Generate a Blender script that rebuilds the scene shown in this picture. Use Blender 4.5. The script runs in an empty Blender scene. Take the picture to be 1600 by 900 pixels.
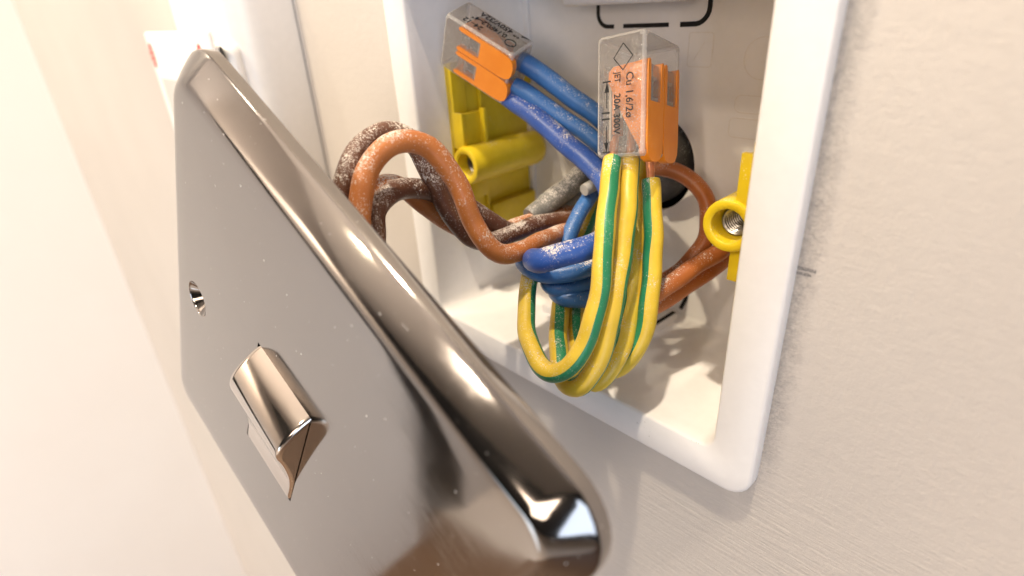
import bpy, bmesh, math, random
from mathutils import Vector, Matrix
random.seed(7)
S = 0.001                      # everything below is written in millimetres
C = bpy.context.scene.collection
scene = bpy.context.scene

# ------------------------------------------------------------------ camera
cam = bpy.data.cameras.new('camera'); cam_o = bpy.data.objects.new('camera', cam); C.objects.link(cam_o)
scene.camera = cam_o
cam.sensor_width = 36; cam.lens = 19.875
cam.clip_start = 0.002; cam.clip_end = 20
CAMLOC = (65.47, -71.57, 30.69)
CAMROT = Matrix([(0.69649, -0.28955, 0.65655), (0.71544, 0.35051, -0.60439), (-0.05513, 0.89068, 0.45128)])
cam_o.matrix_world = Matrix.Translation(Vector(CAMLOC) * S) @ CAMROT.to_4x4()
cam.dof.use_dof = True; cam.dof.focus_distance = 0.090; cam.dof.aperture_fstop = 13.5
cam.dof.aperture_blades = 7

# ------------------------------------------------------------------ world, lamps, exposure
scene.view_settings.view_transform = 'Standard'
scene.view_settings.look = 'None'
scene.view_settings.exposure = -0.04
scene.view_settings.gamma = 1.0
scene.view_settings.use_curve_mapping = False
world = bpy.data.worlds.new('World'); scene.world = world; world.use_nodes = True
bg = world.node_tree.nodes['Background']
bg.inputs[0].default_value = (1.0, 0.86, 0.74, 1); bg.inputs[1].default_value = 0.04
scene.cycles.max_bounces = 12; scene.cycles.transparent_max_bounces = 24
scene.cycles.use_denoising = True
scene.cycles.caustics_reflective = False; scene.cycles.caustics_refractive = False
scene.cycles.sample_clamp_indirect = 4.0

def lamp(name, kind, loc, target, power, color, **kw):
    l = bpy.data.lights.new(name, kind); o = bpy.data.objects.new(name, l); C.objects.link(o)
    o.location = Vector(loc) * S
    o.rotation_euler = (Vector(target) - Vector(loc)).to_track_quat('-Z', 'Y').to_euler()
    l.energy = power; l.color = color
    for k, v in kw.items(): setattr(l, k, v)
    return o
# ceiling downlight over the box, close to the wall
lamp('ceiling_downlight', 'SPOT', (60, -300, 1085), (0, -20, 0), 47, (1.0, 0.86, 0.66), shadow_soft_size=0.022, spot_size=math.radians(75), spot_blend=0.6)
# second downlight further into the room
lamp('room_downlight', 'SPOT', (180, -1150, 900), (0, 0, 0), 12, (1.0, 0.84, 0.66), shadow_soft_size=0.04, spot_size=math.radians(60), spot_blend=0.5)
# downlight towards the corner on the left
lamp('corner_downlight', 'SPOT', (-520, -380, 1085), (-545, -80, 0), 84, (1.0, 0.89, 0.70), shadow_soft_size=0.03, spot_size=math.radians(54), spot_blend=0.95)
# warm lamp, cone narrowed so its edge stands in for a cast shadow
lamp('shadow_edge_spot', 'SPOT', (-250, -900, 900), (-100, 0, 260), 36, (1.0, 0.85, 0.60), shadow_soft_size=0.02, spot_size=math.radians(21.7), spot_blend=0.06)
# added lamp brightening the door wall that the plate reflects
lamp('door_wall_fill', 'SPOT', (-300, -1350, 1085), (-600, -1220, 0), 200, (1.0, 0.86, 0.70), shadow_soft_size=0.03, spot_size=math.radians(84), spot_blend=0.8)
# added cool lamp, tints the low left-hand wall the plate reflects
lamp('cool_wall_fill', 'AREA', (-120, -900, -500), (-609, -420, -560), 1.6, (0.66, 0.84, 1.0), shape='SQUARE', size=0.4)
# added lamp aimed up, brightens the ceiling mirrored in the plate bevel
lamp('ceiling_fill', 'SPOT', (-350, -850, 250), (-450, -900, 1200), 45, (1.0, 0.86, 0.70), shadow_soft_size=0.05, spot_size=math.radians(110), spot_blend=0.6)
# added soft fill from in front, lightens the box interior
lamp('front_fill', 'AREA', (520, -1450, 330), (0, 0, 0), 5.2, (1.0, 0.80, 0.62), shape='SQUARE', size=0.4)
# daylight from a window in the room
lamp('window_light', 'AREA', (1100, -900, 0), (-100, 0, 0), 8.6, (0.68, 0.81, 1.0), shape='RECTANGLE', size=0.7, size_y=0.9)

# ------------------------------------------------------------------ materials
class N:
    def __init__(s, name):
        s.m = bpy.data.materials.new(name); s.m.use_nodes = True
        s.t = s.m.node_tree; s.n = s.t.nodes; s.p = s.n['Principled BSDF']; s.out = s.n['Material Output']
    def new(s, t, **kw):
        n = s.n.new(t)
        for k, v in kw.items(): setattr(n, k, v)
        return n
    def link(s, a, b): s.t.links.new(a, b)
    def coord(s, scale=(1000, 1000, 1000), rot=(0, 0, 0), which='Object'):
        c = s.new('ShaderNodeTexCoord'); m = s.new('ShaderNodeMapping')
        m.inputs['Scale'].default_value = scale; m.inputs['Rotation'].default_value = rot
        s.link(c.outputs[which], m.inputs['Vector']); return m.outputs[0]
    def noise(s, vec, scale, detail=3, rough=.6):
        n = s.new('ShaderNodeTexNoise'); n.inputs['Scale'].default_value = scale
        n.inputs['Detail'].default_value = detail; n.inputs['Roughness'].default_value = rough
        s.link(vec, n.inputs['Vector']); return n.outputs['Fac']
    def ramp(s, fac, a, b, c0=(0, 0, 0, 1), c1=(1, 1, 1, 1)):
        r = s.new('ShaderNodeValToRGB'); e = r.color_ramp.elements
        e[0].position = a; e[1].position = b; e[0].color = c0; e[1].color = c1
        s.link(fac, r.inputs[0]); return r.outputs[0]
    def mix(s, fac, a, b):
        m = s.new('ShaderNodeMix', data_type='RGBA')
        for sock, v in ((m.inputs[0], fac), (m.inputs[6], a), (m.inputs[7], b)):
            if hasattr(v, 'is_linked'): s.link(v, sock)
            else: sock.default_value = v
        return m.outputs[2]
    def math(s, op, a, b=0.0, c=None):
        m = s.new('ShaderNodeMath', operation=op)
        for i, v in enumerate((a, b) if c is None else (a, b, c)):
            if hasattr(v, 'is_linked'): s.link(v, m.inputs[i])
            else: m.inputs[i].default_value = v
        return m.outputs[0]
    def bump(s, h, strength=.3, dist=.0001):
        b = s.new('ShaderNodeBump'); b.inputs['Strength'].default_value = strength; b.inputs['Distance'].default_value = dist
        s.link(h, b.inputs['Height']); s.link(b.outputs[0], s.p.inputs['Normal']); return b
    def set(s, **kw):
        for k, v in kw.items():
            k = k.replace('_', ' ')
            if hasattr(v, 'is_linked'): s.link(v, s.p.inputs[k])
            else: s.p.inputs[k].default_value = v

def rgb(r, g, b): return (r, g, b, 1)
M = {}
def dusty(name, col, col2, dust=.5, rough=.38, dustcol=(.78, .71, .64, 1), sss=0.0, fs=3.6):
    """coloured plastic with fine plaster dust lying mostly on its upper side"""
    k = N(name); v = k.coord()
    base = k.mix(k.ramp(k.noise(v, .25, 2), .35, .65), rgb(*col), rgb(*col2))
    g = k.new('ShaderNodeNewGeometry'); sep = k.new('ShaderNodeSeparateXYZ'); k.link(g.outputs['Normal'], sep.inputs[0])
    up = k.math('MULTIPLY_ADD', sep.outputs['Z'], .09, 0)
    big = k.math('MULTIPLY_ADD', k.noise(v, .22, 3), .5, -.25)
    f = k.math('ADD', k.math('ADD', k.noise(v, 2.6, 4, .75), up), big)
    lo = .68 - .14 * dust
    film = k.ramp(f, lo, lo + .16)
    sp = k.noise(v, fs, 4, .62)
    patch = k.math('MULTIPLY_ADD', k.noise(v, .11, 3, .65), .9, -.45)
    spk = k.ramp(k.math('ADD', k.math('ADD', sp, k.math('MULTIPLY', up, 1.5)), k.math('MULTIPLY', k.math('ADD', big, patch), .55)), .765 - .11 * dust, .81 - .11 * dust)
    m = k.math('MAXIMUM', k.math('MULTIPLY', film, min(.8, .2 + .62 * dust)), k.math('MULTIPLY', spk, .9))
    k.set(Base_Color=k.mix(m, base, dustcol), Roughness=k.math('MULTIPLY_ADD', m, .45, rough))
    k.bump(m, .35, .00012)
    if sss: k.set(Subsurface_Weight=sss, Subsurface_Radius=(.002, .001, .0006))
    M[name] = k.m
dusty('brown_dark', (.115, .046, .026), (.145, .060, .033), .90, fs=2.5)
dusty('brown_orange', (.45, .145, .036), (.51, .175, .048), .84, fs=2.4)
dusty('cable_orange', (.42, .125, .034), (.48, .155, .045), .22)
dusty('blue', (.036, .125, .34), (.045, .15, .40), .22)
dusty('blue_deep', (.026, .082, .34), (.035, .10, .39), .5, fs=2.8)
dusty('earth', (.66, .45, .035), (.74, .52, .05), .30)
dusty('earth_green', (.015, .19, .085), (.025, .24, .11), .34)
dusty('grey_sheath', (.15, .148, .14), (.20, .19, .175), .55)
dusty('grey_sheath_pale', (.36, .35, .32), (.42, .40, .37), .4)
dusty('black_rubber', (.05, .049, .049), (.085, .083, .082), .55, rough=.55, dustcol=(.45, .43, .42, 1))
dusty('yellow_plastic', (.66, .47, .012), (.72, .53, .02), .10, rough=.33, dustcol=(.78, .68, .35, 1))
dusty('orange_plastic', (.84, .25, .016), (.88, .28, .022), .16, rough=.32, dustcol=(.85, .60, .42, 1))

def white(name, col, rough, bump=.0):
    k = N(name); v = k.coord()
    n = k.noise(v, .5, 4)
    d = k.ramp(k.noise(v, 1.7, 5, .7), .70, .80)
    c = k.mix(k.ramp(n, .3, .7), rgb(*col), rgb(*[x * .965 for x in col]))
    k.set(Base_Color=k.mix(k.math('MULTIPLY', d, .42), c, rgb(.50, .45, .40)), Roughness=rough)
    if bump: k.bump(k.noise(v, 3.0, 4), bump, .0001)
    M[name] = k.m
white('box_plastic', (.87, .845, .835), .34, .06)
white('unit_plastic', (.88, .855, .84), .30)

# painted wall: roller stipple, brush strokes low down, grey scuffs beside the box
k = N('wall_paint'); v = k.coord()
sep = k.new('ShaderNodeSeparateXYZ'); k.link(v, sep.inputs[0])
X, Z = sep.outputs['X'], sep.outputs['Z']
base = k.mix(k.ramp(k.noise(v, .012, 3), .35, .65), rgb(.605, .555, .512), rgb(.58, .53, .487))
# rougher, greyer filler left bare in a ragged strip along the right edge of the box
nz = k.noise(v, .35, 6, .75)
edge = k.math('ADD', X, k.math('MULTIPLY_ADD', nz, 4.4, -2.2))
near = k.math('MULTIPLY', k.ramp(k.math('MULTIPLY', edge, .02), .0, 1.0), 1.0)
strip = k.math('MULTIPLY', k.math('GREATER_THAN', X, 40.0), k.math('SUBTRACT', 1.0, k.new('ShaderNodeMapRange').outputs[0]))
mr = strip.node.inputs[1].links[0].from_node.inputs[1].links[0].from_node
mr.inputs[1].default_value = 41.8; mr.inputs[2].default_value = 45.6; k.link(edge, mr.inputs[0])
zfade = k.new('ShaderNodeMapRange'); zfade.inputs[1].default_value = -46; zfade.inputs[2].default_value = -30; k.link(Z, zfade.inputs[0])
sm = k.math('MULTIPLY', k.math('MULTIPLY', strip, k.ramp(k.noise(v, 1.3, 6, .8), .30, .58)), zfade.outputs[0])
col = k.mix(sm, base, rgb(.27, .25, .245))
# pale patches of knocked off paint
ch = k.math('MULTIPLY', k.ramp(k.noise(v, .7, 5, .7), .66, .72), k.math('MULTIPLY', k.math('GREATER_THAN', X, 43.0), k.math('LESS_THAN', X, 54.0)))
col = k.mix(k.math('MULTIPLY', ch, .45), col, rgb(.74, .73, .74))
# two pencil ticks level with the screw lug
def tick(zc, half, x0, x1):
    a = k.math('LESS_THAN', k.math('ABSOLUTE', k.math('SUBTRACT', k.math('ADD', Z, k.math('MULTIPLY', nz, .5)), zc)), half)
    b = k.math('MULTIPLY', k.math('GREATER_THAN', X, x0), k.math('LESS_THAN', X, x1))
    return k.math('MULTIPLY', k.math('MULTIPLY', a, b), k.ramp(k.noise(v, 4, 2), .35, .5))
tk = k.math('MAXIMUM', tick(-1.7, .26, 42, 44.7), tick(-2.45, .2, 42, 44.2))
col = k.mix(k.math('MULTIPLY', tk, .8), col, rgb(.10, .10, .11))
vs = k.coord((120, 1000, 1500), (0, .28, 0)); strokes = k.noise(vs, .9, 5, .65)
vv = k.coord((1300, 1000, 130), (0, .10, 0)); strokes2 = k.noise(vv, .8, 4, .6)
low = k.new('ShaderNodeMapRange'); low.inputs[1].default_value = -30; low.inputs[2].default_value = -50; k.link(Z, low.inputs[0])
h = k.math('ADD', k.math('ADD', k.math('MULTIPLY', strokes, k.math('MULTIPLY_ADD', low.outputs[0], .9, .12)), k.math('MULTIPLY', strokes2, .22)),
           k.math('ADD', k.math('ADD', k.math('MULTIPLY', k.noise(v, .55, 5), .5), k.math('MULTIPLY', k.noise(v, 2.4, 3), .16)), k.math('MULTIPLY', sm, k.math('MULTIPLY', k.noise(v, 2, 4), 1.5))))
k.set(Base_Color=col, Roughness=.62); k.bump(h, .55, .00045)
M['wall_paint'] = k.m
k = N('side_wall_paint'); v = k.coord()
k.set(Base_Color=k.mix(k.ramp(k.noise(v, .01, 3), .3, .7), rgb(.88, .85, .825), rgb(.865, .83, .80)), Roughness=.55)
k.bump(k.noise(v, .4, 4), .25, .0004); M['side_wall_paint'] = k.m
k = N('dark_wood'); v = k.coord((60, 1000, 60))
k.set(Base_Color=k.mix(k.noise(v, .02, 5), rgb(.10, .055, .03), rgb(.2, .12, .07)), Roughness=.5); M['dark_wood'] = k.m

# polished black nickel with specks of dust
def nickel(name, col, rough, specks=1.0):
    k = N(name); v = k.coord()
    vs_ = k.coord((160, 900, 160), (0, 0, .6)); smear = k.math('MULTIPLY', k.ramp(k.noise(k.coord(), .07, 4, .6), .45, .68), k.ramp(k.noise(vs_, 1.1, 4, .7), .3, .7))
    a = k.ramp(k.noise(v, 1.5, 2, .5), .745, .76); b = k.ramp(k.noise(v, .55, 5, .75), .72, .80)
    c = k.math('MULTIPLY', b, k.ramp(k.noise(v, 4.5, 2), .55, .62))
    d = k.math('MULTIPLY', k.math('MAXIMUM', a, c), specks)
    k.set(Base_Color=k.mix(d, rgb(*col), rgb(.75, .72, .70)), Metallic=k.math('SUBTRACT', 1.0, d),
          Roughness=k.math('MAXIMUM', k.math('ADD', k.math('MULTIPLY_ADD', k.noise(v, .15, 3), .05, rough), k.math('MULTIPLY', smear, .13)), k.math('MULTIPLY', d, .8)))
    M[name] = k.m
nickel('black_nickel', (.32, .297, .283), .05)
nickel('rocker_nickel', (.60, .54, .49), .06, .6)
def plain(name, col, rough=.5, metal=0.0):
    k = N(name); v = k.coord()
    n = k.noise(v, 2.0, 3)
    k.set(Base_Color=k.mix(n, rgb(*[c * .88 for c in col]), rgb(*[min(1, c * 1.1) for c in col])), Roughness=rough, Metallic=metal); M[name] = k.m
plain('ink', (.012, .012, .014), .6)
plain('void', (.006, .005, .005), .8)
plain('copper', (.72, .30, .15), .35, .55)
plain('insert_steel', (.36, .34, .31), .32, 1.0)
plain('steel', (.62, .60, .56), .25, 1.0)
plain('pale_metal', (.66, .60, .54), .4, .0)
plain('red_print', (.78, .06, .045), .5)
plain('pink_print', (.85, .42, .38), .5)
plain('grime', (.20, .17, .12), .9)
plain('seam_grey', (.33, .32, .32), .5)
plain('recess_shade_grey', (.58, .55, .53), .5)
plain('white_print', (.85, .78, .75), .5)
plain('dark_plastic', (.02, .02, .022), .5)
plain('plaster', (.74, .66, .56), .9)
plain('ridge_plastic', (.82, .78, .745), .4)
# clear polycarbonate, scuffed and a little dusty
k = N('clear_plastic'); v = k.coord()
tr = k.new('ShaderNodeBsdfTransparent'); tr.inputs[0].default_value = (.985, .975, .965, 1)
gl = k.new('ShaderNodeBsdfGlossy'); gl.inputs['Roughness'].default_value = .07
df = k.new('ShaderNodeBsdfDiffuse'); df.inputs[0].default_value = (.92, .88, .84, 1)
fr = k.new('ShaderNodeFresnel'); fr.inputs[0].default_value = 1.5
m1 = k.new('ShaderNodeMixShader'); k.link(k.math('MULTIPLY', fr.outputs[0], .55), m1.inputs[0]); k.link(tr.outputs[0], m1.inputs[1]); k.link(gl.outputs[0], m1.inputs[2])
lw = k.new('ShaderNodeLayerWeight'); lw.inputs[0].default_value = .35
edge_haze = k.math('MULTIPLY', k.math('POWER', lw.outputs['Facing'], 2.0), .20)  # whiter at grazing angles, edge brightness put into the colour
dirt_and_haze = k.math('ADD', k.math('MULTIPLY', k.ramp(k.noise(v, 4.5, 2, .6), .63, .68), .45), k.math('ADD', edge_haze, k.math('MULTIPLY_ADD', k.noise(v, .9, 4), .10, .03)))
m2 = k.new('ShaderNodeMixShader'); k.link(dirt_and_haze, m2.inputs[0]); k.link(m1.outputs[0], m2.inputs[1]); k.link(df.outputs[0], m2.inputs[2])
bp = k.new('ShaderNodeBump'); bp.inputs['Strength'].default_value = .5; bp.inputs['Distance'].default_value = .0003
k.link(k.noise(v, .9, 3), bp.inputs['Height']); k.link(bp.outputs[0], gl.inputs['Normal'])
k.link(m2.outputs[0], k.out.inputs['Surface']); M['clear_plastic'] = k.m
# rounded edges of the same plastic, bright edge light put in as white
M['clear_lit_edge'] = k.m.copy(); M['clear_lit_edge'].name = 'clear_lit_edge'
for nd in M['clear_lit_edge'].node_tree.nodes:
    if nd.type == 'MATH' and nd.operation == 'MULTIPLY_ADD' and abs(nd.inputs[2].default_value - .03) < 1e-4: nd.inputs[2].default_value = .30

# ------------------------------------------------------------------ mesh helpers (mm)
def finish(name, bm, mats, parent=None, smooth=True, loc=None, angle=40):
    me = bpy.data.meshes.new(name)
    for vtx in bm.verts: vtx.co *= S
    bmesh.ops.recalc_face_normals(bm, faces=bm.faces[:]) if not getattr(bm, 'keep', False) else None
    bm.to_mesh(me); bm.free()
    for m in (mats if isinstance(mats, (list, tuple)) else [mats]): me.materials.append(M[m])
    if smooth:
        me.polygons.foreach_set('use_smooth', [True] * len(me.polygons))
        me.set_sharp_from_angle(angle=math.radians(angle))
    o = bpy.data.objects.new(name, me); C.objects.link(o)
    if parent: o.parent = parent
    if loc is not None: o.location = Vector(loc) * S
    return o
def tag(o, label, cat, group=None):
    o['label'] = label; o['category'] = cat
    if group: o['group'] = group
    return o
def thing(name, label, cat, loc=(0, 0, 0), rot=None, group=None):
    o = bpy.data.objects.new(name, None); C.objects.link(o); o.empty_display_size = .005
    o.matrix_world = Matrix.Translation(Vector(loc) * S) @ (rot.to_4x4() if rot else Matrix.Identity(4))
    return tag(o, label, cat, group)
def box(bm, x0, x1, y0, y1, z0, z1, bev=0, seg=2):
    r = bmesh.ops.create_cube(bm, size=1)
    vs = r['verts']
    for q in vs: q.co = Vector(((x0 + x1) / 2 + q.co.x * (x1 - x0), (y0 + y1) / 2 + q.co.y * (y1 - y0), (z0 + z1) / 2 + q.co.z * (z1 - z0)))
    if bev:
        es = list({e for q in vs for e in q.link_edges})
        bmesh.ops.bevel(bm, geom=es, offset=bev, segments=seg, affect='EDGES', profile=.5)
def loops(bm, rings, closed=True, cap0=False, cap1=False):
    vr = [[bm.verts.new(p) for p in r] for r in rings]
    n = len(rings[0])
    for a, b in zip(vr, vr[1:]):
        for i in range(n if closed else n - 1):
            j = (i + 1) % n
            bm.faces.new((a[i], a[j], b[j], b[i]))
    if cap0: bm.faces.new(vr[0][::-1])
    if cap1: bm.faces.new(vr[-1])
    return vr
def rrect(hx, hz, r, n=6, side=1):
    pts = []
    for cx, cz, a0 in ((hx - r, hz - r, 0), (-hx + r, hz - r, 90), (-hx + r, -hz + r, 180), (hx - r, -hz + r, 270)):
        for i in range(n + 1):
            a = math.radians(a0 + 90 * i / n); pts.append((cx + r * math.cos(a), cz + r * math.sin(a)))
    if side > 1:
        out = []
        for i, p in enumerate(pts):
            q = pts[(i + 1) % len(pts)]; out.append(p)
            if i % (n + 1) == n: out += [(p[0] + (q[0] - p[0]) * k / side, p[1] + (q[1] - p[1]) * k / side) for k in range(1, side)]
        pts = out
    return pts
def lathe(bm, prof, center, axis='y', n=40):
    rings = []
    for d, r in prof:
        ring = []
        for i in range(n):
            a = 2 * math.pi * i / n; c, s = r * math.cos(a), r * math.sin(a)
            ring.append({'y': (center[0] + c, center[1] + d, center[2] + s), 'z': (center[0] + c, center[1] + s, center[2] + d)}[axis])
        rings.append(ring)
    return loops(bm, rings)
def spline(pts, step=.7):
    P = [Vector(p) for p in pts]; P = [P[0] * 2 - P[1]] + P + [P[-1] * 2 - P[-2]]
    out = []
    for i in range(1, len(P) - 2):
        p0, p1, p2, p3 = P[i - 1:i + 3]
        t0 = 0; t1 = max(1e-3, (p1 - p0).length ** .5); t2 = t1 + max(1e-3, (p2 - p1).length ** .5); t3 = t2 + max(1e-3, (p3 - p2).length ** .5)
        n = max(2, int((p2 - p1).length / step))
        for q in range(n):
            t = t1 + (t2 - t1) * q / n
            a1 = p0 * ((t1 - t) / (t1 - t0)) + p1 * ((t - t0) / (t1 - t0)); a2 = p1 * ((t2 - t) / (t2 - t1)) + p2 * ((t - t1) / (t2 - t1)); a3 = p2 * ((t3 - t) / (t3 - t2)) + p3 * ((t - t2) / (t3 - t2))
            b1 = a1 * ((t2 - t) / (t2 - t0)) + a2 * ((t - t0) / (t2 - t0)); b2 = a2 * ((t3 - t) / (t3 - t1)) + a3 * ((t - t1) / (t3 - t1))
            out.append(b1 * ((t2 - t) / (t2 - t1)) + b2 * ((t - t1) / (t2 - t1)))
    out.append(P[-2]); 
    for _ in range(2):
        out = [out[0]] + [(out[i - 1] + out[i] * 2 + out[i + 1]) / 4 for i in range(1, len(out) - 1)] + [out[-1]]
    return out
def kink(pts, seed):
    """small unevenness of a hand-bent wire"""
    rnd = random.Random(seed + 40); ph = [[rnd.uniform(0, 6.28) for _ in range(3)] for _ in range(3)]; out = []; L = 0
    for i, p in enumerate(pts):
        L += (p - pts[max(i - 1, 0)]).length
        e = min(1.0, i / 8)
        out.append(p + Vector([e * (.11 * math.sin(L * .33 + a) + .05 * math.sin(L * .83 + b)) for a, b, c in ph]))
    return out
def tube(bm, pts, r, n=20, ref=None, stripe=None, wob=0.0, seed=0, flat=1.0):
    """swept round wire with a carried frame; stripe = (start side, count) gets material 1"""
    rnd = random.Random(seed)
    ts = [(pts[min(i + 1, len(pts) - 1)] - pts[max(i - 1, 0)]).normalized() for i in range(len(pts))]
    u = Vector(ref) if ref else ts[0].orthogonal()
    u = (u - ts[0] * u.dot(ts[0])).normalized()
    rings = []; L = 0; ph = [rnd.uniform(0, 6.28) for _ in range(3)]
    for i, p in enumerate(pts):
        u = (u - ts[i] * u.dot(ts[i])).normalized(); w = ts[i].cross(u); tw = .16 * math.sin(L * .21 + ph[2]) - .16 * math.sin(ph[2])
        L += (p - pts[max(i - 1, 0)]).length
        rr = r * (1 + wob * (math.sin(L * .9 + ph[0]) * .5 + math.sin(L * .37 + ph[1]) * .5))
        if i == 0 or i == len(pts) - 1: rr *= .93
        rings.append([p + u * (math.cos(2 * math.pi * k / n + tw) * rr) + w * (math.sin(2 * math.pi * k / n + tw) * rr * flat) for k in range(n)])
    vr = loops(bm, rings, cap0=True, cap1=True)
    if stripe:
        half = stripe
        bm.faces.ensure_lookup_table()
        for i in range(len(rings) - 1):
            for k in range(n):
                if min((k + .5) % (n / 2), n / 2 - (k + .5) % (n / 2)) < half: bm.faces[len(bm.faces) - 2 - (len(rings) - 1) * n + i * n + k].material_index = 1

# ------------------------------------------------------------------ setting: walls and floor
def sheet(name, quads, mat):
    bm = bmesh.new()
    for q in quads: bm.faces.new([bm.verts.new(p) for p in q])
    bmesh.ops.remove_doubles(bm, verts=bm.verts[:], dist=.01)
    o = finish(name, bm, mat, smooth=False); o['kind'] = 'structure'; return o
X0, X1, Z0, Z1, HB = -610, 1500, -870, 1200, 38.4
sheet('wall', [[(X0, 0, Z0), (X1, 0, Z0), (X1, 0, -HB), (X0, 0, -HB)], [(X0, 0, HB), (X1, 0, HB), (X1, 0, Z1), (X0, 0, Z1)],
               [(X0, 0, -HB), (-HB, 0, -HB), (-HB, 0, HB), (X0, 0, HB)], [(HB, 0, -HB), (X1, 0, -HB), (X1, 0, HB), (HB, 0, HB)]], 'wall_paint')
sheet('left_wall', [[(-609, -640, Z0), (-609, 0, Z0), (-609, 0, Z1), (-609, -640, Z1)]], 'side_wall_paint')
sheet('door_wall', [[(-609, -2500, Z0), (-609, -780, Z0), (-609, -780, 420), (-609, -2500, 420)], [(-609, -2500, 420), (-609, -780, 420), (-609, -780, Z1), (-609, -2500, Z1)], [(-609, -780, 420), (-609, -640, 420), (-609, -640, Z1), (-609, -780, Z1)]], 'wall_paint')
sheet('ceiling', [[(-2500, -2500, Z1), (1500, -2500, Z1), (1500, 0, Z1), (-2500, 0, Z1)]], 'side_wall_paint')
sheet('floor', [[(-2500, -720, Z0), (1500, -720, Z0), (1500, 0, Z0), (-2500, 0, Z0)]], 'dark_wood')
sheet('carpet', [[(-2500, -2500, Z0), (1500, -2500, Z0), (1500, -720, Z0), (-2500, -720, Z0)]], 'wall_paint')

# ------------------------------------------------------------------ the sunk white box
BD = 30.0                                            # depth of the back wall
ebox = thing('electrical_box', 'open white plastic box sunk in the cream wall, full of coloured wires', 'electrical box', (0, 0, 0))
bm = bmesh.new()
def ring(h, r, y, hz=None): return [(x, y, z) for x, z in rrect(h, hz or h, r, 6, 14)]
hole = []
for x, z in rrect(34.6, 34.6, 3, 6, 14): 
    a = math.atan2(z, x); hole.append((10.4 * math.cos(a) + 0, BD, 10.4 * math.sin(a) - 1.0))
hole_in = [(x, BD + 1.8, z) for x, y, z in hole]
loops(bm, [hole_in, hole, ring(33.4, 3.5, BD), ring(34.1, 3.2, BD - .25), ring(34.6, 3, BD - 1.0), ring(35.3, 2.6, 0), ring(35.45, 2.6, -1.8), ring(35.65, 2.7, -2.25), ring(36.0, 2.9, -2.5),
           ring(41.85, 3.9, -2.5), ring(42.2, 4.1, -2.38), ring(42.4, 4.2, -2.05), ring(42.4, 4.2, .3), ring(38.0, 4, .4), ring(37.4, 4, BD + 1.8), hole_in])
bmesh.ops.remove_doubles(bm, verts=bm.verts[:], dist=.001)
finish('box_shell', bm, 'box_plastic', ebox)
# raised pad of the cable entry on the floor, and its twin at the top
bm = bmesh.new(); box(bm, -16, 10, 12.5, BD - .05, -36, -33.0, .5); finish('entry_pad', bm, 'box_plastic', ebox)
bm = bmesh.new(); box(bm, -16.2, 9.6, 21.5, BD - .05, 29.2, 36, .7, 3); finish('entry_pad', bm, 'box_plastic', ebox)
def slot(pts, w=.75, nrm=(0, -1, 0), mat='void', name='knockout_slot', thick=.12):
    """thin dark slot laid along a polyline on a face of the box"""
    bm = bmesh.new(); nv = Vector(nrm); P = [Vector(p) for p in pts]
    rings = []
    for i, p in enumerate(P):
        t = (P[min(i + 1, len(P) - 1)] - P[max(i - 1, 0)]).normalized(); s = t.cross(nv).normalized() * (w / 2)
        rings.append([p + s, p + s + nv * thick, p - s + nv * thick, p - s])
    loops(bm, rings, cap0=True, cap1=True)
    return finish(name, bm, mat, ebox, smooth=False)
yb = BD - .02
def arc(cx, cz, r, a0, a1, n=6): return [(cx + r * math.cos(math.radians(a0 + (a1 - a0) * i / n)), yb, cz + r * math.sin(math.radians(a0 + (a1 - a0) * i / n))) for i in range(n + 1)]
slot([(-13.9, yb, 30)] + arc(-11.4, 27.6, 2.5, 180, 262) + [(-9.9, yb, 25.1)])
slot([(-7.6, yb, 25.15), (2.6, yb, 25.25)]); slot([(5.0, yb, 25.25), (7.6, yb, 25.3)] + arc(7.9, 28.0, 2.7, -85, 0) + [(10.6, yb, 31)], .85)
slot([(11.3, yb, -27.5), (11.3, yb, -29.2)], .8); slot([(4.4, yb, -26.7), (5.3, yb, -26.8)], .8)
slot([(-9.4, yb, -26.8), (-8.6, yb, -26.8)], .8)
slot([(9.4, 28.6, -32.98), (9.0, 19.2, -32.98)], .8, (0, 0, 1)); slot([(8.6, 17.0, -32.98), (8.7, 16.2, -32.98)], .8, (0, 0, 1))
slot([(11.3, yb, -29.2), (10.2, yb, -32.4)], .8)
# faint moulded outlines on the back wall
def outline(pts): return slot(pts + [pts[0]], .22, (0, -1, 0), 'ridge_plastic', 'moulded_mark', .07)
outline([(x + 9.4, yb, z + 21.0) for x, z in rrect(2.4, 2.9, .5, 3)])
slot([(8.3, yb, 19.3), (10.2, yb, 22.4)], .16, (0, -1, 0), 'ridge_plastic', 'moulded_mark', .06)
slot(arc(21.2, 19.8, 3.4, 75, 285, 14), .22, (0, -1, 0), 'ridge_plastic', 'moulded_mark', .07)
outline([(x + 19.8, yb, z + 12.2) for x, z in rrect(2.7, 1.5, 1.2, 4)])
outline([(x + 19.6, yb, z + 8.0) for x, z in rrect(3.1, 1.7, .9, 4)])
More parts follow.
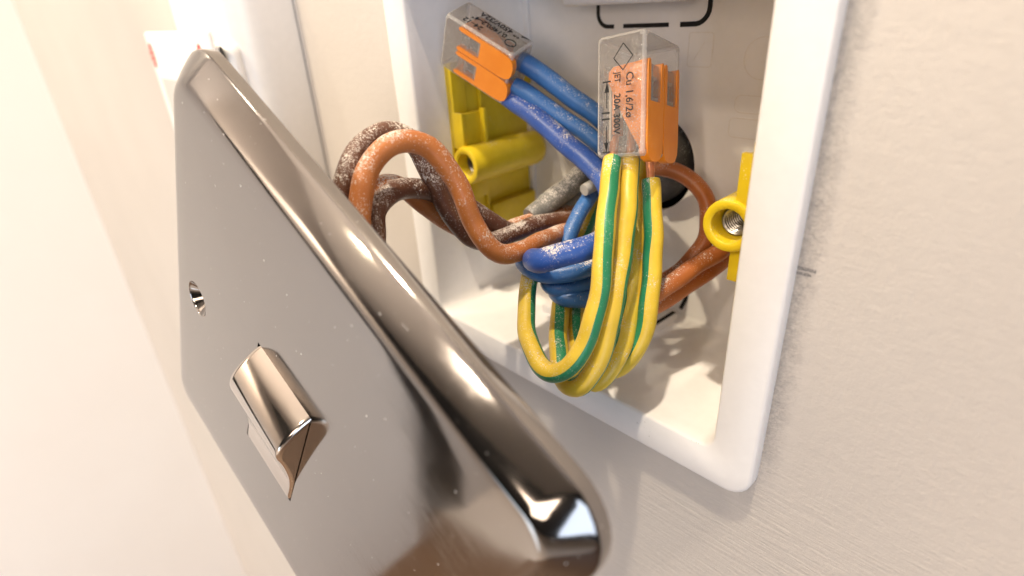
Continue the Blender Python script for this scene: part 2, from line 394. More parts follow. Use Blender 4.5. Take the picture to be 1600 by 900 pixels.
# yellow screw lugs with steel inserts
def lug(sx):
    bm = bmesh.new(); R_ = 4.07; yl = 4.8
    lathe(bm, [(22.5, .3), (22.5, R_ - .9), (21.8, R_ - .25), (20.5, R_), (.5, R_ - .02), (.12, R_ - .15), (0, R_ - .4), (0, 2.85), (.15, 2.65), (3.0, 2.32), (3.2, 2.28), (14, 2.28), (14, .1)], (30.15 * sx, yl, -.7))
    def b(xa, xb, *r, **kw): box(bm, min(sx * xa, sx * xb), max(sx * xa, sx * xb), *r, **kw)
    b(34.55, 35.25, 5.6, 29.0, -20.3, 20.0, bev=.15)                 # plate against the side of the box
    b(33.0, 34.5, 5.5, 9.2, 5.6, 20.1, bev=.15); b(33.0, 34.5, 5.5, 9.2, -20.4, -6, bev=.15)
    b(34.0, 34.5, 9.2, 14.0, -20.1, 19.7, bev=.12); b(33.2, 34.5, 13.2, 13.9, -20, 19.6, bev=.1)
    b(32.4, 34.5, 14.0, 28.8, -20.1, -12.5, bev=.2); b(32.4, 34.5, 14.0, 28.8, 13.5, 19.8, bev=.2)
    b(30.6, 34.5, 5.4, 6.4, 2.5, 10.2, bev=.2); b(31.2, 32.2, 6.5, 11.8, 2.5, 10.0, bev=.2); b(29.8, 31.4, 11.0, 12.0, 3.0, 10.6, bev=.2)
    b(30.6, 34.5, 5.7, 6.6, -9.6, -3, bev=.2); b(31.2, 32.2, 6.7, 11.8, -9.0, -3, bev=.2)
    b(31.0, 34.5, 9.4, 26.0, -2.0, 2.0, bev=.2)
    l = finish('screw_lug', bm, 'yellow_plastic', ebox)
    bm = bmesh.new()
    prof = [(3.4, 2.26), (2.7, 2.22), (2.5, 2.1), (2.5, 1.98)]
    for i in range(16): prof += [(2.6 + i * .62, 1.98), (2.78 + i * .62, 1.70), (2.98 + i * .62, 1.70), (3.14 + i * .62, 1.98)]
    lathe(bm, prof + [(13.5, 1.6), (13.6, .05)], (30.15 * sx, yl, -.7), n=36)
    finish('threaded_insert', bm, 'insert_steel', l, angle=25)
lug(-1); lug(1)
# vertical moulded rib beside the right lug, and a corner rib on the left
bm = bmesh.new(); box(bm, -34.9, -33.2, 29.0, BD - .1, -33, 33, .3); finish('corner_rib', bm, 'box_plastic', ebox)

# cable entry: rubber grommet in the round knockout, dark space behind it
bm = bmesh.new()
lathe(bm, [(8, .2), (8, 14), (1.75, 14.0)], (0, BD, -1.0)); finish('wall_cavity', bm, 'void', ebox)
bm = bmesh.new()
pr_ = [(2.4, 9.9), (.6, 9.8), (-.9, 9.3), (-2.6, 8.4), (-4.0, 7.2), (-5.2, 5.6), (-5.6, 4.8), (-5.0, 4.3), (-2, 4.2), (3, 4.2)]
lathe(bm, pr_, (-.9, BD, -.4), n=48)
tag(finish('rubber_grommet', bm, 'black_rubber'), 'black rubber grommet in the round hole at the back of the white box', 'grommet')

# ------------------------------------------------------------------ wires
WIRES = {
    'w1': (1.65, 'brown_dark', [(-6.6, -36.8, 0.4), (-7.7, -36.0, 5.3), (-8.9, -34.0, 9.7), (-10.5, -29.9, 13.1), (-10.3, -25.6, 14.2), (-8.8, -22.0, 12.3), (-7.8, -20.3, 7.7), (-7.1, -19.1, 2.6), (-5.9, -17.3, -2.1), (-5.0, -14.5, -5.4), (-5.3, -9.5, -7.0), (-5.5, -4.9, -7.2), (-5.2, 2.0, -7.4), (-4.7, 9.8, -8.5), (-5.4, 17.8, -10.1)]),
    'w2': (1.65, 'brown_orange', [(-3.2, -36.5, 2.4), (-3.6, -36.1, 4.7), (-4.2, -35.1, 7.0), (-5.2, -32.9, 10.3), (-5.3, -30.5, 12.4), (-4.7, -28.0, 13.7), (-3.9, -25.5, 13.8), (-3.1, -23.2, 12.5), (-2.1, -21.5, 9.9), (-1.2, -20.3, 7.0), (-0.6, -19.5, 3.8), (-0.1, -18.8, 0.6), (1.1, -17.7, -3.0), (2.4, -15.2, -5.8), (2.6, -10.5, -6.6), (1.6, -5.3, -7.0), (-0.0, 2.1, -8.0), (-2.4, 11.0, -10.5)]),
    'w3': (1.6, 'brown_orange', [(-8.3, -33.5, 2.9), (-9.4, -31.4, 5.1), (-10.3, -29.1, 6.2), (-10.7, -26.1, 6.3), (-10.6, -23.1, 4.6), (-10.3, -20.8, 1.8), (-10.1, -17.4, -1.7), (-9.3, -12.7, -5.5), (-8.5, -6.7, -7.4), (-8.6, -0.4, -7.8), (-8.2, 7.9, -8.3), (-8.2, 15.9, -8.8)]),
    'w4': (1.65, 'brown_dark', [(-3.6, -35.0, -1.5), (-4.4, -33.6, 1.4), (-6.2, -32.1, 4.0), (-7.7, -29.4, 5.3), (-8.6, -26.0, 5.6), (-8.8, -22.6, 5.0), (-9.3, -18.6, 3.2), (-9.3, -14.6, 0.8), (-8.4, -10.9, -2.1), (-7.5, -7.9, -5.1), (-7.2, -3.8, -7.6), (-7.1, 3.0, -9.7), (-6.4, 9.7, -10.8), (-6.6, 17.1, -11.6)]),
    'b1': (1.85, 'blue', [(-17.6, 10.5, 20.6), (-14.6, 11.9, 18.6), (-11.2, 13.1, 16.4), (-5.9, 15.2, 12.5), (-2.2, 17.4, 9.1), (-0.2, 23.3, 2.9), (0.1, 31.3, -2.4), (-0.9, 35.7, -6.1)]),
    'b2': (1.65, 'blue', [(-17.4, 8.5, 16.3), (-14.8, 9.7, 14.7), (-11.7, 10.8, 12.8), (-5.6, 13.0, 8.7), (-1.0, 15.0, 5.1), (1.0, 19.6, 0.6), (1.2, 27.5, -4.5), (-0.8, 34.4, -7.9)]),
    'b3': (1.95, 'blue_deep', [(-21.6, 8.4, 15.2), (-17.6, 8.8, 13.2), (-11.8, 8.9, 10.4), (-5.5, 9.1, 7.0), (-0.2, 9.2, 4.0), (4.7, 8.3, 1.2), (9.5, 5.5, -1.9), (13.6, -0.3, -3.4), (14.2, -5.2, -4.2), (13.0, -9.3, -4.5), (11.0, -11.8, -5.1), (8.6, -12.7, -6.0), (5.5, -11.3, -7.3), (3.5, -7.3, -9.2), (2.6, -0.5, -10.9), (3.5, 7.6, -12.4), (5.9, 15.8, -13.8)]),
    'b4': (1.6, 'blue', [(9.5, 13.4, -8.9), (12.5, 4.3, -10.1), (11.2, -1.8, -9.7), (10.4, -4.6, -10.1), (8.8, -6.8, -10.6), (6.7, -8.5, -10.8), (4.0, -9.4, -10.5), (0.7, -8.7, -10.2), (-1.3, -5.9, -10.3), (-2.4, -0.7, -10.5), (-3.3, 6.2, -11.0), (-4.7, 15.9, -11.5)]),
    'b5': (1.45, 'blue', [(5.5, 0.5, -13.9), (3.5, -0.2, -10.8), (2.5, 1.1, -8.6), (1.5, 4.9, -5.3), (0.6, 8.9, -3.1), (-1.1, 13.9, -1.8), (-4.0, 21.1, -1.1)]),
    'b6': (1.4, 'blue', [(11.2, 8.3, -13.8), (10.8, 3.0, -13.8), (10.4, -2.1, -13.4), (9.4, -5.0, -13.5), (7.7, -7.1, -13.7), (5.5, -7.1, -13.9), (2.6, -4.9, -14.6), (0.9, 1.3, -14.9), (0.8, 11.1, -15.0)]),
    'b7': (1.5, 'blue', [(12.4, 7.7, -16.4), (11.7, 2.0, -16.4), (11.2, -3.0, -15.7), (10.2, -5.5, -15.4), (8.6, -7.0, -15.2), (6.3, -6.4, -15.4), (3.4, -3.6, -16.2), (2.1, 1.7, -16.0), (1.9, 11.8, -15.6)]),
    'e1': (1.55, 'earth', [(11.6, 1.4, 7.4), (13.0, -0.9, 5.5), (15.1, -4.1, 2.6), (16.9, -7.1, -0.7), (18.8, -10.2, -5.4), (19.8, -12.3, -9.6), (20.1, -14.0, -12.4), (20.1, -15.6, -15.5), (19.5, -17.1, -17.8), (18.1, -18.3, -19.7), (16.1, -18.9, -20.9), (13.6, -18.5, -21.1), (10.1, -17.2, -19.8), (6.8, -14.8, -18.4), (3.6, -11.3, -15.8), (0.4, -6.8, -12.7), (-0.7, -2.1, -11.5), (0.2, 2.2, -11.5), (0.7, 6.3, -10.2), (0.1, 10.0, -7.6), (-1.1, 14.8, -5.0), (-3.2, 20.2, -3.4)], (0.87, -0.292, 0.398)),
    'e2': (1.65, 'earth', [(12.4, 5.1, 6.8), (14.1, 2.4, 3.9), (16.1, -0.6, 0.3), (17.8, -3.5, -3.8), (19.2, -6.5, -7.7), (20.2, -9.3, -11.7), (21.0, -12.1, -16.6), (20.8, -14.4, -20.4), (19.5, -16.2, -23.2), (17.1, -16.2, -24.2), (14.3, -14.7, -23.6), (11.5, -12.1, -21.7), (8.7, -8.9, -19.9), (6.1, -5.2, -17.9), (3.3, 0.4, -15.2), (0.3, 8.7, -12.9), (-3.3, 19.5, -10.9)], (0.781, 0.624, 0.008)),
    'e3': (1.5, 'earth', [(10.8, 10.6, 5.4), (12.5, 8.7, 0.4), (14.8, 5.5, -5.1), (16.8, 2.3, -10.0), (18.7, -1.4, -14.4), (19.9, -4.6, -17.2), (20.8, -7.5, -20.1), (20.5, -10.2, -23.4), (19.0, -11.7, -25.4), (16.2, -11.3, -25.2), (12.7, -8.9, -23.5), (9.7, -5.8, -21.6), (7.0, -1.8, -19.0), (4.2, 3.9, -16.2), (0.6, 13.4, -13.7)], (-0.572, -0.81, 0.133)),
    'e4': (1.6, 'earth', [(14.9, 7.6, 3.2), (16.5, 5.9, -0.4), (18.4, 3.8, -4.9), (20.3, 1.1, -10.2), (21.6, -1.3, -14.1), (22.1, -2.9, -17.1), (22.0, -4.5, -20.2), (21.1, -5.9, -22.8), (19.1, -6.7, -25.6), (16.2, -6.4, -26.5), (13.0, -5.0, -25.4), (9.8, -2.0, -23.3), (7.0, 2.4, -20.1), (4.2, 9.9, -17.1)], (-0.112, -0.937, 0.332)),
    'o1': (1.55, 'cable_orange', [(1.8, 18.5, 0.3), (5.9, 18.9, 1.4), (8.5, 20.2, 1.5), (11.3, 21.2, 1.1), (14.4, 22.4, -0.7), (17.1, 23.0, -3.8), (18.3, 22.4, -7.6), (18.4, 21.5, -11.1), (17.5, 19.9, -14.1), (15.8, 17.5, -17.1), (12.8, 13.7, -20.0), (8.5, 9.4, -21.8)]),
    'o2': (1.6, 'cable_orange', [(15.9, -0.9, -17.5), (17.7, 2.0, -16.3), (19.5, 5.8, -14.9), (21.0, 10.2, -13.4), (22.3, 15.2, -11.9), (23.0, 19.8, -11.1), (22.2, 26.1, -10.5), (20.3, 32.5, -10.1)]),
    'o3': (1.6, 'cable_orange', [(14.2, -0.4, -21.0), (16.6, 3.9, -19.8), (18.3, 8.1, -18.9), (20.0, 13.8, -17.0), (21.3, 19.7, -15.6), (21.6, 25.7, -14.6), (20.8, 32.3, -13.3)]),
    'g1': (2.25, 'grey_sheath', [(-9.2, 3.3, -7.6), (-8.9, 6.0, -6.6), (-8.7, 8.7, -5.4), (-8.4, 14.6, -3.5), (-8.6, 19.5, -2.1), (-7.6, 28.2, -1.9), (-6.3, 36.1, -4.4)]),
    'g2': (1.6, 'grey_sheath_pale', [(-8.6, 12.3, -8.5), (-8.7, 15.5, -7.4), (-8.7, 19.7, -6.1), (-9.5, 27.3, -4.8)]),
    'g3': (1.15, 'grey_sheath_pale', [(1.5, 6.7, -0.8), (1.7, 8.8, -0.5), (1.6, 11.2, -0.3)]),
}

LAB = {
 'w1': ('brown_wire', 'dark brown dusty wire arching highest, behind the orange-brown loop', 'wire', 'brown wires to the switch'),
 'w2': ('brown_wire', 'orange-brown dusty wire, front loop that dips lowest beside the yellow screw lug', 'wire', 'brown wires to the switch'),
 'w3': ('brown_wire', 'orange-brown wire mostly hidden behind the low dark brown arch', 'wire', 'brown wires to the switch'),
 'w4': ('brown_wire', 'greyish dark brown dusty wire in the lower arch against the metal plate', 'wire', 'brown wires to the switch'),
 'b1': ('blue_wire', 'thick mid-blue wire, uppermost of those leaving the tilted clear connector', 'wire', 'blue wires'),
 'b2': ('blue_wire', 'thinner mid-blue wire between two thicker ones below the tilted connector', 'wire', 'blue wires'),
 'b3': ('blue_wire', 'thick deep-blue dusty wire curling into the topmost bend of the coil', 'wire', 'blue wires'),
 'b4': ('blue_wire', 'mid-blue wire bent just below the fat deep-blue bend', 'wire', 'blue wires'),
 'b5': ('blue_wire', 'short slanting blue wire rising to the pale grey sheath stub', 'wire', 'blue wires'),
 'b6': ('blue_wire', 'blue wire bend third from the top of the coil', 'wire', 'blue wires'),
 'b7': ('blue_wire', 'lowest blue wire bend, above the inner green-yellow loops', 'wire', 'blue wires'),
 'e1': ('earth_wire', 'green and yellow wire making the leftmost loop, green stripe facing out', 'wire', 'green and yellow wires'),
 'e2': ('earth_wire', 'green and yellow wire hanging lowest, with its broad yellow side to the front', 'wire', 'green and yellow wires'),
 'e3': ('earth_wire', 'green and yellow wire tucked just behind the lowest hanging loop', 'wire', 'green and yellow wires'),
 'e4': ('earth_wire', 'rightmost green and yellow wire with bare copper showing under the connector', 'wire', 'green and yellow wires'),
 'o1': ('orange_wire', 'orange-brown wire arching from under the connector over the black grommet', 'wire', 'orange-brown wires on the right'),
 'o2': ('orange_wire', 'front orange-brown wire running up to the right screw lug', 'wire', 'orange-brown wires on the right'),
 'o3': ('orange_wire', 'darker orange-brown wire directly under the front one at the right screw lug', 'wire', 'orange-brown wires on the right'),
 'g1': ('grey_cable', 'thick grey cable sheath with its cut end by the yellow bracket', 'cable sheath', None),
 'g2': ('grey_cable', 'flat pale grey sheath below the thick grey cable, behind the slanting blue wire', 'cable sheath', None),
 'g3': ('grey_cable', 'small pale grey sheath stub at the top of the slanting blue wire', 'cable sheath', None),
}
WO = {}
for i, (key, w) in enumerate(WIRES.items()):
    name, lab, cat, grp = LAB[key]
    pts = kink(spline(w[2]), i); o0 = Vector(w[2][0]); pts = [p - o0 for p in pts]
    bm = bmesh.new(); earth = w[1] == 'earth'
    tube(bm, pts, w[0], 24 if earth else 20, ref=w[3] if earth else None, stripe=1.7 if earth else None, wob=.018, seed=i)
    o = finish(name, bm, ['earth', 'earth_green'] if earth else w[1], loc=w[2][0])
    tag(o, lab, cat, grp); WO[key] = (o, pts)
def core(key, length, r=.72):
    """bare copper at the start of a wire, pushed into the connector"""
    o, pts = WO[key]; d = (pts[0] - pts[3]).normalized()
    bm = bmesh.new(); tube(bm, [pts[0] - d * .6, pts[0] + d * length * .5, pts[0] + d * length], r, 14)
    finish('copper_core', bm, 'copper', o)

# ------------------------------------------------------------------ lever connectors, local axes: x along to the wires, y across the levers, z out of the lever face
LC, WC, TC = 18.6, 13.2, 8.4
def prism(bm, pts, lo, hi, plane):
    """extrude polygon pts; plane 'xy' along z or 'xz' along y"""
    f = (lambda a, b, c: (a, b, c)) if plane == 'xy' else (lambda a, b, c: (a, c, b))
    A = [bm.verts.new(f(a, b, lo)) for a, b in pts]; B_ = [bm.verts.new(f(a, b, hi)) for a, b in pts]
    n = len(pts)
    for i in range(n): bm.faces.new((A[i], A[(i + 1) % n], B_[(i + 1) % n], B_[i]))
    bm.faces.new(A[::-1]); bm.faces.new(B_)
def text(body, size, origin, right, up, parent, name='printed_text', k=1.0, stretch=1.0, bold=.0):
    cu = bpy.data.curves.new(name, 'FONT'); cu.body = body; cu.size = size; cu.extrude = 0.015; cu.resolution_u = 3; cu.offset = bold
    to = bpy.data.objects.new('tmp', cu); C.objects.link(to); bpy.context.view_layer.update()
    me = bpy.data.meshes.new_from_object(to.evaluated_get(bpy.context.evaluated_depsgraph_get()))
    bpy.data.objects.remove(to)
    r, u = Vector(right), Vector(up); nn = r.cross(u)
    for q in me.vertices: q.co = (Vector(origin) + r * (q.co.x * stretch) + u * q.co.y + nn * (q.co.z + .03)) * (S * k)
    me.materials.clear(); me.materials.append(M['ink']); me.name = name
    o = bpy.data.objects.new(name, me); C.objects.link(o); o.parent = parent; return o
def connector(label, loc, rot, k, levers=2):
    t = thing('lever_connector', label, 'wire connector', loc, rot, 'clear lever connectors')
    def fin(name, bm, mat, par=t, **kw):
        for q in bm.verts: q.co *= k
        return finish(name, bm, mat, par, **kw)
    bm = bmesh.new()
    box(bm, -LC / 2, LC / 2, -WC / 2, WC / 2, -TC / 2, TC / 2, .95, 4)
    bm.normal_update()
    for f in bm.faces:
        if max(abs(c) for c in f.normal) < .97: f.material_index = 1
    h = fin('clear_housing', bm, ['clear_plastic', 'clear_lit_edge'])
    bm = bmesh.new()
    box(bm, -LC / 2 + 4.6, LC / 2 - .9, -WC / 2 + .8, WC / 2 - .8, -TC / 2 + .8, TC / 2 - .35, .3, 2)
    fin('inner_wall', bm, 'clear_plastic', h)
    bm = bmesh.new(); box(bm, -4.5, 8.2, -.35, .35, -3.3, 3.2, .1); fin('partition', bm, 'clear_plastic', h)
    for s in (-1, 1):
        yc = s * 2.95; z1 = TC / 2 - .30
        bm = bmesh.new()
        # grip: rounded tongue
        half = 2.80
        tongue = [(1.0, -half), (7.0, -half), (8.6, -half * .93), (9.6, -half * .68), (10.0, -half * .3), (10.0, half * .3), (9.6, half * .68), (8.6, half * .93), (7.0, half), (1.0, half)]
        prism(bm, [(a, b + yc) for a, b in tongue], z1 - 1.0, z1 + .45, 'xy')
        # side arms around the window
        for e in (-1, 1):
            y0, y1 = sorted((yc + e * half, yc + e * (half - .95)))
            arm = [(1.02, y0), (-4.2, y0), (-4.9, y0 + .15), (-5.1, (y0 + y1) / 2), (-4.9, y1 - .15), (-4.2, y1), (1.02, y1)]
            prism(bm, arm, z1 - 1.0, z1 + .45, 'xy')
        # cheek reaching down beside the clamp
        ye = yc + s * (half - .5)
        cheek = [(8.6, z1 - .6), (-4.9, z1 - .6), (-4.6, -1.6), (-3.9, -2.4), (-2.4, -2.5), (-.5, -1.6), (3.2, .2), (6.2, 1.9), (8.0, 3.0)]
        prism(bm, cheek, ye - .4, ye + .4, 'xz')
        fin('lever', bm, 'orange_plastic', angle=35)
        bm = bmesh.new()
        box(bm, -3.4, .6, yc - 1.75, yc + 1.75, .6, 1.1, .1); box(bm, -3.0, -2.4, yc - 1.7, yc + 1.7, 1.0, 3.6, .1)
        box(bm, .2, .8, yc - 1.7, yc + 1.7, .9, 3.9, .1); box(bm, -2.4, .2, yc - 1.0, yc - .8, 1.1, 3.4); box(bm, -2.4, .2, yc + .8, yc + 1.0, 1.1, 3.4)
        fin('window_rib', bm, 'clear_lit_edge', h)  # white highlights of the ribs come from this material's colour
        bm = bmesh.new()
        box(bm, -3.6, 6.5, yc - 1.6, yc + 1.6, -3.0, -2.55, .1); box(bm, -3.4, 3.0, yc - 1.2, yc + 1.2, -1.2, -.85, .1)
        box(bm, -3.6, -3.2, yc - 1.6, yc + 1.6, -2.6, .4, .1)
        fin('clamp_spring', bm, 'pale_metal')
        bm = bmesh.new(); box(bm, -2.0, 5.5, yc - 1.5, yc + 1.5, -2.5, -2.0, .1); fin('busbar', bm, 'copper')
    return t
EA = Matrix(((.203, -.102, .974), (-.250, .956, .152), (-.947, -.275, .168)))
ce = connector('upright clear lever connector holding the green-yellow wires, printed 300V', (10.573, 9.606, 15.083), EA, 1.0)
yf = -WC / 2
R_, U_ = (1, 0, 0), (0, 0, 1)
text('Cu 1,6/2\u00f8', 1.72, (-3.3, yf, 1.15), R_, U_, ce, stretch=.98, bold=.02)
text('JET', 1.42, (-3.5, yf, -.85), R_, U_, ce, stretch=.8, bold=.02)
text('20A 300V', 1.62, (-.35, yf, -.95), R_, U_, ce, stretch=.93, bold=.02)
text('11', 1.9, (1.9, yf, -3.0), R_, U_, ce, bold=.04)
def mark(parent, polys, y, k, sgn, name='printed_mark'):
    bm = bmesh.new()
    for pl in polys: 
        A = [bm.verts.new((a * k, y * k, c * k)) for a, c in pl]; bm.faces.new(A)
    return finish(name, bm, 'ink', parent, smooth=False)
def seg(a0, c0, a1, c1, w=.16):
    d = Vector((a1 - a0, c1 - c0)).normalized() * (w / 2); n = (-d.y, d.x)
    return [(a0 + n[0], c0 + n[1]), (a1 + n[0], c1 + n[1]), (a1 - n[0], c1 - n[1]), (a0 - n[0], c0 - n[1])]
yy = yf - .03
mark(ce, [seg(-7.6, .55, -5.6, 2.15), seg(-5.6, 2.15, -3.7, .55), seg(-3.7, .55, -5.6, -1.05), seg(-5.6, -1.05, -7.6, .55)], yy, 1, -1)
mark(ce, [seg(-2.3, -2.95, -2.3, -1.55, .22), seg(-2.2, -2.2, 1.7, -2.2, .16), [(-2.2, -2.2), (-.7, -2.65), (-.7, -1.75)],
          seg(4.4, -2.2, 8.3, -2.2, .16), [(8.3, -2.2), (6.9, -2.65), (6.9, -1.75)], seg(8.4, -2.9, 8.4, -1.5, .2)], yy, 1, -1)
KB = .86
BA = Matrix(((.844, .520, .132), (.248, -.160, -.955), (-.475, .839, -.265)))
cb = connector('tilted clear lever connector clamping the blue wires, printed 450V/32A on top', (-23.72, 7.34, 21.95), BA, KB)
yt = WC / 2; RB, UB = (-1, 0, 0), (0, 0, 1)
text('24\u201312', 2.0, (-.6, yt, 1.6), RB, UB, cb, k=KB, bold=.045)
text('0,14f/0,2\u20134\u00b0', 2.0, (4.4, yt, -.65), RB, UB, cb, k=KB, stretch=.95, bold=.045)
text('\u00b0\u02e2 450V/32A', 2.15, (6.6, yt, -3.1), RB, UB, cb, k=KB, stretch=1.0, bold=.045)
bm = bmesh.new()
pts = [Vector(((6.3 + 1.25 * math.cos(a)) * KB, (yt + .03) * KB, (1.1 + 1.15 * math.sin(a)) * KB)) for a in [i * 2 * math.pi / 22 for i in range(22)]]
tube(bm, pts + [pts[0]], .1, 6); finish('printed_mark', bm, 'ink', cb)
mark(cb, [[(6.4, -3.3), (8.6, -3.5), (6.5, -2.6)]], yt + .03, KB, 1)
mark(cb, [seg(6.9, 1.4, 7.6, 1.9, .25)], yt + .03, KB, 1)
for k_, ln in (('e1', 6), ('e2', 6), ('e4', 10), ('b1', 6), ('b2', 6)): core(k_, ln)

# ------------------------------------------------------------------ switch plate hanging off the wall
PLOC = (-11.63, -50.98, -28.41)
PROT = Matrix([(0.86936, 0.48985, 0.06529), (0.01817, 0.10036, -0.99479), (-0.49385, 0.86601, 0.07835)])     # columns: plate right, plate up, plate outward
sw = thing('switch_plate', 'polished dark nickel light switch plate hanging loose in front of the wall', 'light switch', PLOC, PROT)
HP = 43.3
bm = bmesh.new()
def pring(ins, w): return [(x, y, w) for x, y in rrect(HP - ins, HP - ins, max(1.5, 8.0 - ins * .85), 8)]
rings = [pring(2.0, -5.0), pring(2.0, -5.5), pring(.3, -5.5), pring(.08, -5.42), pring(0, -5.2), pring(0, -4.0)]
cl = [(0, -4.0), (.03, -3.75), (.13, -3.5), (.32, -3.28), (.62, -3.0), (1.5, -2.22), (2.4, -1.46), (3.3, -.74), (3.75, -.42), (4.15, -.2), (4.65, -.06), (5.4, 0)]
rings += [pring(a, b) for a, b in cl[1:]]
rings += [pring(8, .03), pring(16, .09), pring(26, .12)]
loops(bm, rings, cap0=True, cap1=True)
body = finish('plate', bm, 'black_nickel', sw, angle=50)
RU, RV = -3.0, -2.6; RW, RH = 7.6, 13.8          # rocker centre and half size
def cutter(fn):
    b = bmesh.new(); fn(b); bmesh.ops.recalc_face_normals(b, faces=b.faces[:])
    o = finish('cutter', b, 'black_nickel'); o.matrix_world = sw.matrix_world; return o
cuts = [cutter(lambda b: box(b, RU - RW - .14, RU + RW + .14, RV - RH - .14, RV + RH + .14, -4, 3))]
for u in (-30.15 - 0.8, 30.15):
    cuts.append(cutter(lambda b, u=u: loops(b, [[(u + r * math.cos(2 * math.pi * i / 32), r * math.sin(2 * math.pi * i / 32), w) for i in range(32)] for w, r in ((-5.0, 1.6), (-1.7, 1.6), (-.25, 3.05), (-.02, 3.3), (1.2, 3.8))], cap0=True, cap1=True)))
bpy.context.view_layer.update()
for c in cuts:
    md = body.modifiers.new('cut', 'BOOLEAN'); md.operation = 'DIFFERENCE'; md.solver = 'EXACT'; md.object = c
bpy.context.view_layer.update()
me = bpy.data.meshes.new_from_object(body.evaluated_get(bpy.context.evaluated_depsgraph_get()))
body.modifiers.clear(); body.data = me
me.polygons.foreach_set('use_smooth', [True] * len(me.polygons)); me.set_sharp_from_angle(angle=math.radians(30))
while len(me.materials) > 1: me.materials.pop()
for c in cuts: bpy.data.objects.remove(c)
# rocker: dished face that swells to a rounded lip at the top
prof = [(-RH, -3.4), (-RH, .05), (-RH + .3, .3), (-10, .45), (-6, .95), (-2, 1.9), (2, 3.1), (4.6, 4.05), (5.6, 4.4), (6.9, 4.5), (8.4, 4.25), (10.0, 3.5), (11.6, 2.3), (12.8, 1.0), (RH, -.4), (RH, -3.4)]
def smooth_prof(P, n=5):
    q = [Vector((a, b, 0)) for a, b in P]; return [(p.x, p.y) for p in spline(q, .45)]
prof = [(-RH, -3.4)] + smooth_prof(prof[1:-1]) + [(RH, -3.4)]
bm = bmesh.new(); rings = []
for du, ins in ((0, .75), (.10, .42), (.28, .18), (.55, .04), (.9, 0)):
    rings.append((RU - RW + du, ins))
rings += [(2 * RU - u, ins) for u, ins in rings[::-1]]
loops(bm, [[(u, RV + max(-RH + ins * .6, min(RH - ins * .6, a)), b - ins if b > -3 else b) for a, b in prof] for u, ins in rings])
for u, ins in (rings[0], rings[-1]):
    pl = [(RV + max(-RH + ins * .6, min(RH - ins * .6, a)), b - ins if b > -3 else b) for a, b in prof]
    top = [bm.verts.new((u, a, b)) for a, b in pl]; low = [bm.verts.new((u, a, -3.4)) for a, b in pl]
    for q in range(len(pl) - 1):
        if abs(pl[q][0] - pl[q + 1][0]) > 1e-4 and max(pl[q][1], pl[q + 1][1]) > -3.3: bm.faces.new((top[q], top[q + 1], low[q + 1], low[q]))
finish('rocker', bm, 'rocker_nickel', sw, angle=55)
bm = bmesh.new(); box(bm, RU - RW - .13, RU + RW + .13, RV - RH - .13, RV + RH + .13, -3.95, -3.45); finish('rocker_recess', bm, 'void', sw, smooth=False)
bm = bmesh.new(); box(bm, -20, 20, -20, 20, -11, -5.7, .8); finish('mechanism', bm, 'dark_plastic', sw)

# ------------------------------------------------------------------ white unit on the wall behind the plate
wu = thing('wall_unit', 'rounded white plastic unit on the wall beyond the metal plate, with red oval print', 'wall unit', (-106, 0, 40))
bm = bmesh.new()
def uring(ins, y): return [(x - 3.35, y, z - 24) for x, z in rrect(23.65 - ins, 40 - ins, max(2, 13 - ins), 10)]
loops(bm, [uring(0, 0), uring(0, -8.5)] + [uring(7 * (1 - math.cos(math.radians(a))), -8.5 - 8.5 * math.sin(math.radians(a))) for a in range(10, 91, 10)] + [uring(14, -17.2)], cap0=True, cap1=True)
finish('body', bm, 'unit_plastic', wu)
bm = bmesh.new(); loops(bm, [uring(-.08, -.4), uring(-.08, -.75)]); finish('seam', bm, 'seam_grey', wu, smooth=False)
bm = bmesh.new(); box(bm, -25, 18.4, -19.2, -14, -62, -14.0, 3.0, 5); finish('front_panel', bm, 'unit_plastic', wu)
bm = bmesh.new(); lathe(bm, [(0, .05), (0, 1.9), (-.05, 2.0)], (16.8, -19.3, -17.0), n=20); finish('hole', bm, 'void', wu, smooth=False)
bm = bmesh.new(); box(bm, -41.3, 14.2, -21, -19.3, -62, -11.4, .8, 3)
pn = finish('flap', bm, 'unit_plastic', wu)
bm = bmesh.new(); box(bm, -36, 9, -21.06, -20.9, -59, -24.3); finish('flap_recess_shade', bm, 'recess_shade_grey', pn, smooth=False)  # flat grey sheet, the shade of a recess given as colour
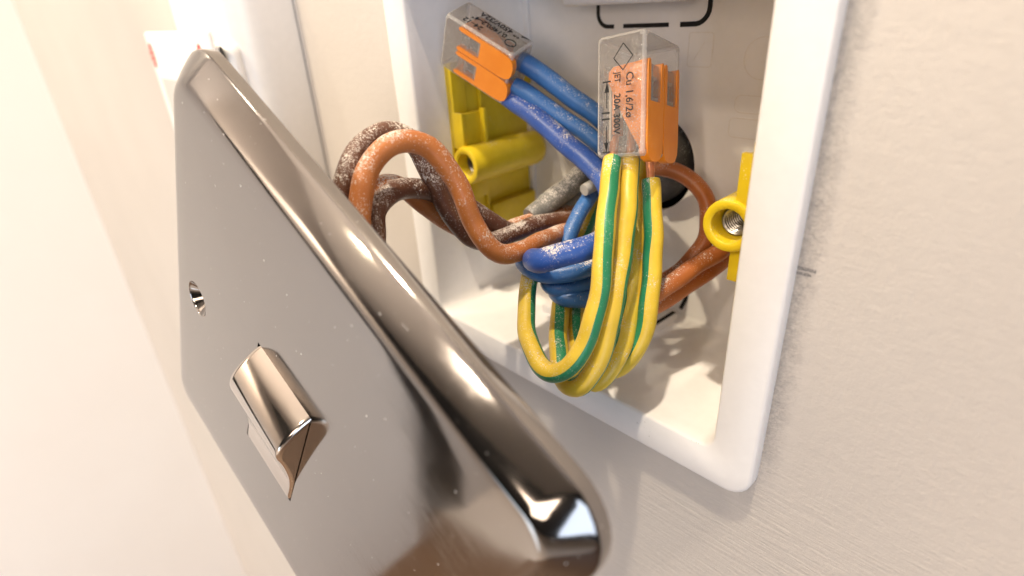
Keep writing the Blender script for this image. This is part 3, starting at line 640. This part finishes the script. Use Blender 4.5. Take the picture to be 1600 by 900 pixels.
for cx in (-38.1, 6.6):
    bm = bmesh.new(); bm.faces.new([bm.verts.new((cx + 2.1 * math.cos(i * 2 * math.pi / 28), -21.06, -17.9 + 3.6 * math.sin(i * 2 * math.pi / 28))) for i in range(28)])
    finish('red_oval', bm, 'red_print', pn, smooth=False)
    bm = bmesh.new()
    for zc, wd in ((-16.4, 1.1), (-17.9, 1.5), (-19.4, 1.1)):
        bm.faces.new([bm.verts.new(p) for p in ((cx - wd, -21.1, zc - .3), (cx + wd, -21.1, zc - .3), (cx + wd, -21.1, zc + .3), (cx - wd, -21.1, zc + .3))])
    finish('print_lines', bm, 'pink_print', pn, smooth=False)

# ------------------------------------------------------------------ loose plaster dust
bm = bmesh.new(); rnd = random.Random(4)
def grain(p, s):
    a = [Vector((rnd.gauss(0, 1), rnd.gauss(0, 1), rnd.gauss(0, 1))).normalized() * s * rnd.uniform(.6, 1.2) for _ in range(4)]
    V = [bm.verts.new(Vector(p) + q) for q in a]
    for f in ((0, 1, 2), (0, 3, 1), (1, 3, 2), (2, 3, 0)): bm.faces.new([V[i] for i in f])
def floor_z(y): return -35.55 + (max(0, y) / 29.0) * .7
for _ in range(2600):
    x = rnd.uniform(12, 34) if rnd.random() < .7 else rnd.uniform(-34, 34); y = rnd.uniform(0, 28) if rnd.random() < .5 else abs(rnd.gauss(20, 7)) % 28
    z = floor_z(y) if not (-16 < x < 10 and y > 12.5) else -33.0
    grain((x, y, z + .05), rnd.uniform(.05, .13) if rnd.random() < .85 else rnd.uniform(.13, .24))
nd_ = len(bm.faces)
for _ in range(70): grain((rnd.gauss(34.0, 1.6), -2.45 + rnd.random() * .6, -35.9 + rnd.gauss(0, .12)), rnd.uniform(.06, .16))
for _ in range(14): grain((rnd.gauss(23.2, .7), -2.5, -38.2 + rnd.gauss(0, .7)), rnd.uniform(.06, .15))
bm.faces.ensure_lookup_table()
for f in bm.faces[nd_:]: f.material_index = 1
o = finish('plaster_dust', bm, ['plaster', 'grime'], smooth=False); o['kind'] = 'stuff'; o['label'] = 'fine plaster dust lying on the floor of the white box'; o['category'] = 'dust'
